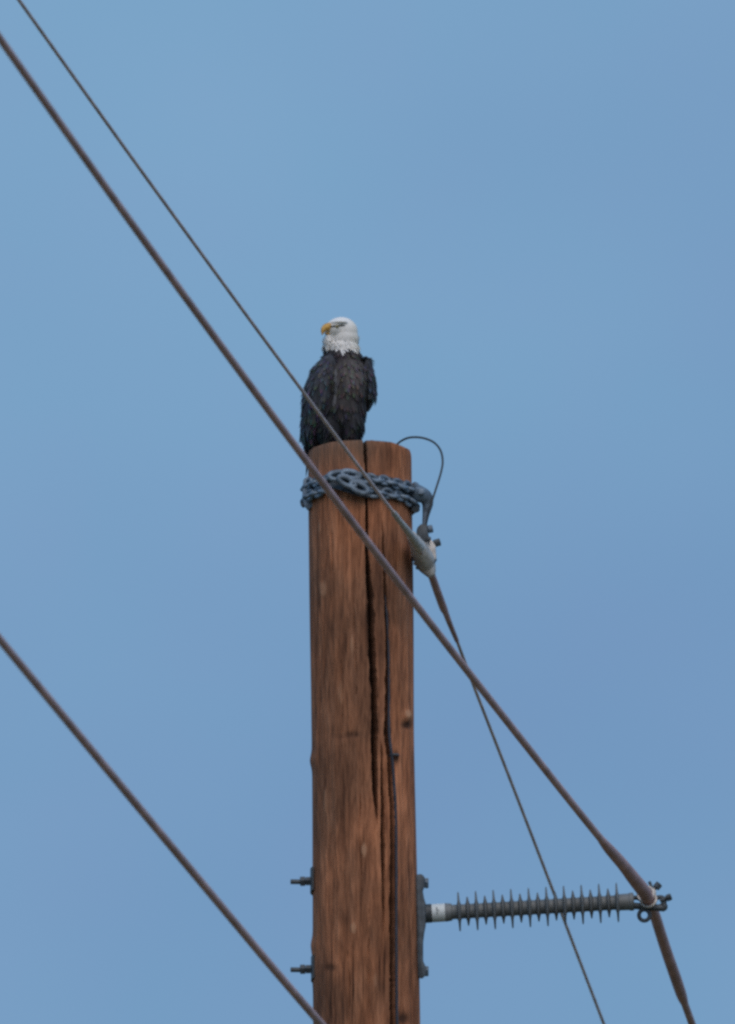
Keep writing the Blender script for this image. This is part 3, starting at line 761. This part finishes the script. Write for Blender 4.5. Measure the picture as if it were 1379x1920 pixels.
# mounting bracket hugging the pole
br = MB().prism([(779, 1641), (790, 1638), (797, 1644), (797, 1664), (793, 1669), (796, 1686), (799, 1694), (799, 1735), (796, 1750), (794, 1768), (794, 1803), (799, 1812), (799, 1828), (792, 1836), (783, 1832)], -.055, .055, .009)
br.build('bracket', M_bracket, ins)
MB().cyl(along(792), along(811), px(17.6), bev=.004, seg=28).build('socket', M_galv_dark, ins)
sl = MB().cyl(along(810.5), along(835), px(17), seg=32).build('label_sleeve', M_label, ins)
mk = MB(); c0 = along(819.5); up = AX.cross(Vector((0, 1, 0))).normalized()
if up.z < 0: up = -up
for k, (dx, dz, w_, h_) in enumerate(((0, 4.2, 1.6, 7), (0, -3, 1.6, 4), (2.6, 1.5, 3.2, 1.2))):
    zz = px(dz); tt = math.sqrt(px(17.2) ** 2 - zz ** 2)
    mk.box(c0 + AX * px(dx) + up * zz - Vector((0, 1, 0)) * tt, AX, Vector((0, 1, 0)), up, px(w_), .004, px(h_))
mk.build('label_print', M_print, sl)
MB().cyl(along(834.5), along(848), px(17.5), px(16.2), bev=.004, seg=28).build('collar', M_poly, ins)
MB().cyl(along(847), along(1156), px(13.6), seg=32).build('core_rod', M_poly, ins)
def shed_mesh(r):
    mb = MB(); prof = [(-4.2, 13.4), (-3.4, 15.5), (-2.3, 20), (-1.5, r - 2), (-0.6, r), (0.5, r), (1.4, r - 1.5), (2.6, 20), (3.8, 15.5), (4.6, 13.4)]
    mb.tube([Vector((a * MPP, 0, 0)) for a, _ in prof], [b * MPP for _, b in prof], 44)
    return mb
rotm = Matrix((AX, up.cross(AX), up)).transposed()
protos = {}
for k in range(19):
    big = k % 2 == 0; x = 861 + 16.43 * k
    if big not in protos:
        o = shed_mesh(37 if big else 27.5).build('shed', M_poly, ins, local=True, smooth=40); protos[big] = o
    else:
        o = protos[big].copy(); COL.objects.link(o); o.parent = ins
    o.matrix_local = Matrix.Translation(along(x) - P0) @ (rotm @ Matrix.Rotation(random.uniform(-.012, .012), 3, 'Z')).to_4x4()
ef = MB().cyl(along(1154), along(1180), px(15.2), px(15.8), seg=28, bev=.003); ef.cyl(along(1178), along(1188), px(17), seg=28, bev=.005)
ef.build('end_fitting', M_poly, ins)

# conductor clamp at the tip
cc = thing('conductor_clamp', Q(1192, 1700, .02), 'dark bolted clamp with ring lugs gripping conductor at the insulator tip', 'clamp')
X_, Z_ = RT, Vector((0, 0, 1))
bd = MB(); bd.ring(Q(1194, 1692, .02), (X_ * 0.96 - Z_ * 0.3).normalized(), (Z_ * 0.96 + X_ * 0.3).normalized(), px(11.5), px(8.8), px(4.4))
bd.ring(Q(1235, 1691.5, .02), (X_ * 0.9 + Z_ * 0.42).normalized(), (Z_ * 0.9 - X_ * 0.42).normalized(), px(12), px(8.6), px(4.4))
bd.cyl(Q(1184, 1698, .02), Q(1248, 1703, .02), px(6.5), seg=12, bev=.005); bd.ell(Q(1246, 1700, .02), px(6.5), px(7), px(8))
bd.build('trunnion', M_galv_dark, cc)
MB().ring(Q(1208.5, 1716, .02), X_, Z_, px(10), px(10.5), px(3.8)).build('ring_lug', M_galv_dark, cc)
kd = (Q(1216, 1690, .03) - Q(1200, 1662, .2)).normalized(); k1 = kd.cross(Vector((0, -1, 0))).normalized(); k2 = kd.cross(k1).normalized()
kp = MB()
kp.ring(Q(1211, 1676, .06), k1, k2, px(14.6), px(14.6), px(2.6), 32, 8)
kp.ring(Q(1216.5, 1687, .04), k1, k2, px(14.2), px(14.2), px(2.8), 32, 8)
kp.prism([(1220, 1668), (1227, 1664), (1231, 1672), (1229, 1684), (1222, 1688)], -.02, .05, .004)
kp.build('keeper', M_cast, cc)
b_ = MB().cyl(Q(1224, 1668, .04), Q(1218, 1653, .04), px(3.0), seg=10); b_.cyl(Q(1226, 1668, .03), Q(1233, 1660, .03), px(4), seg=10); b_.hexnut(Q(1230, 1665, .03), Q(1237, 1657, .03), px(7.5)); b_.build('bolt', M_galv_dark, cc)
b_ = MB().cyl(Q(1238, 1689, .03), Q(1256, 1682, .03), px(3.8), seg=10); b_.hexnut(Q(1250, 1684.5, .03), Q(1259, 1681, .03), px(6.8)); b_.build('bolt', M_galv_dark, cc)

# ------------------------------------------------------------------ through bolts holding the bracket
for yl, yr, lab in ((1652, 1656, 'upper steel through bolt sticking out of the pole\'s left side, clear of the wires'),
                    (1817, 1821, 'lower steel through bolt sticking out left of the pole beside the lower conductor')):
    tb = thing('through_bolt', Q(pole_cx(yl), yl, 0), lab, 'bolt', 'through bolts holding the insulator bracket')
    xe = pole_cx(yl) - pole_rad(yl)
    MB().cyl(Q(545, yl + 1.2, 0), Q(797, yr, 0), px(4.6), seg=14, bev=.003).build('shank', M_galv_dark, tb)
    nn_ = MB().hexnut(Q(563, yl + .6, 0), Q(573, yl + .3, 0), px(9.2)); nn_.hexnut(Q(573.5, yl + .3, 0), Q(xe - 2.5, yl, 0), px(8.2)); nn_.build('nut', M_galv_dark, tb)
    ws = MB()
    for a in range(9):          # curved square washer following the pole
        th = -math.pi / 2 + (a - 4) * 0.06
        rw = pole_rad(yl) * MPP + .006
        cc_ = Q(pole_cx(yl), yl, 0)
        ws.box(cc_ + Vector((rw * math.sin(th), -rw * math.cos(th), 0)), Vector((-math.cos(th), -math.sin(th), 0)), Vector((math.sin(th), -math.cos(th), 0)), Vector((0, 0, 1)), .0165, .0095, px(44))
    ws.build('washer', M_galv_dark, tb)
    MB().hexnut(Q(796.5, yr, 0), Q(804, yr, 0), px(10)).build('head', M_galv, tb)
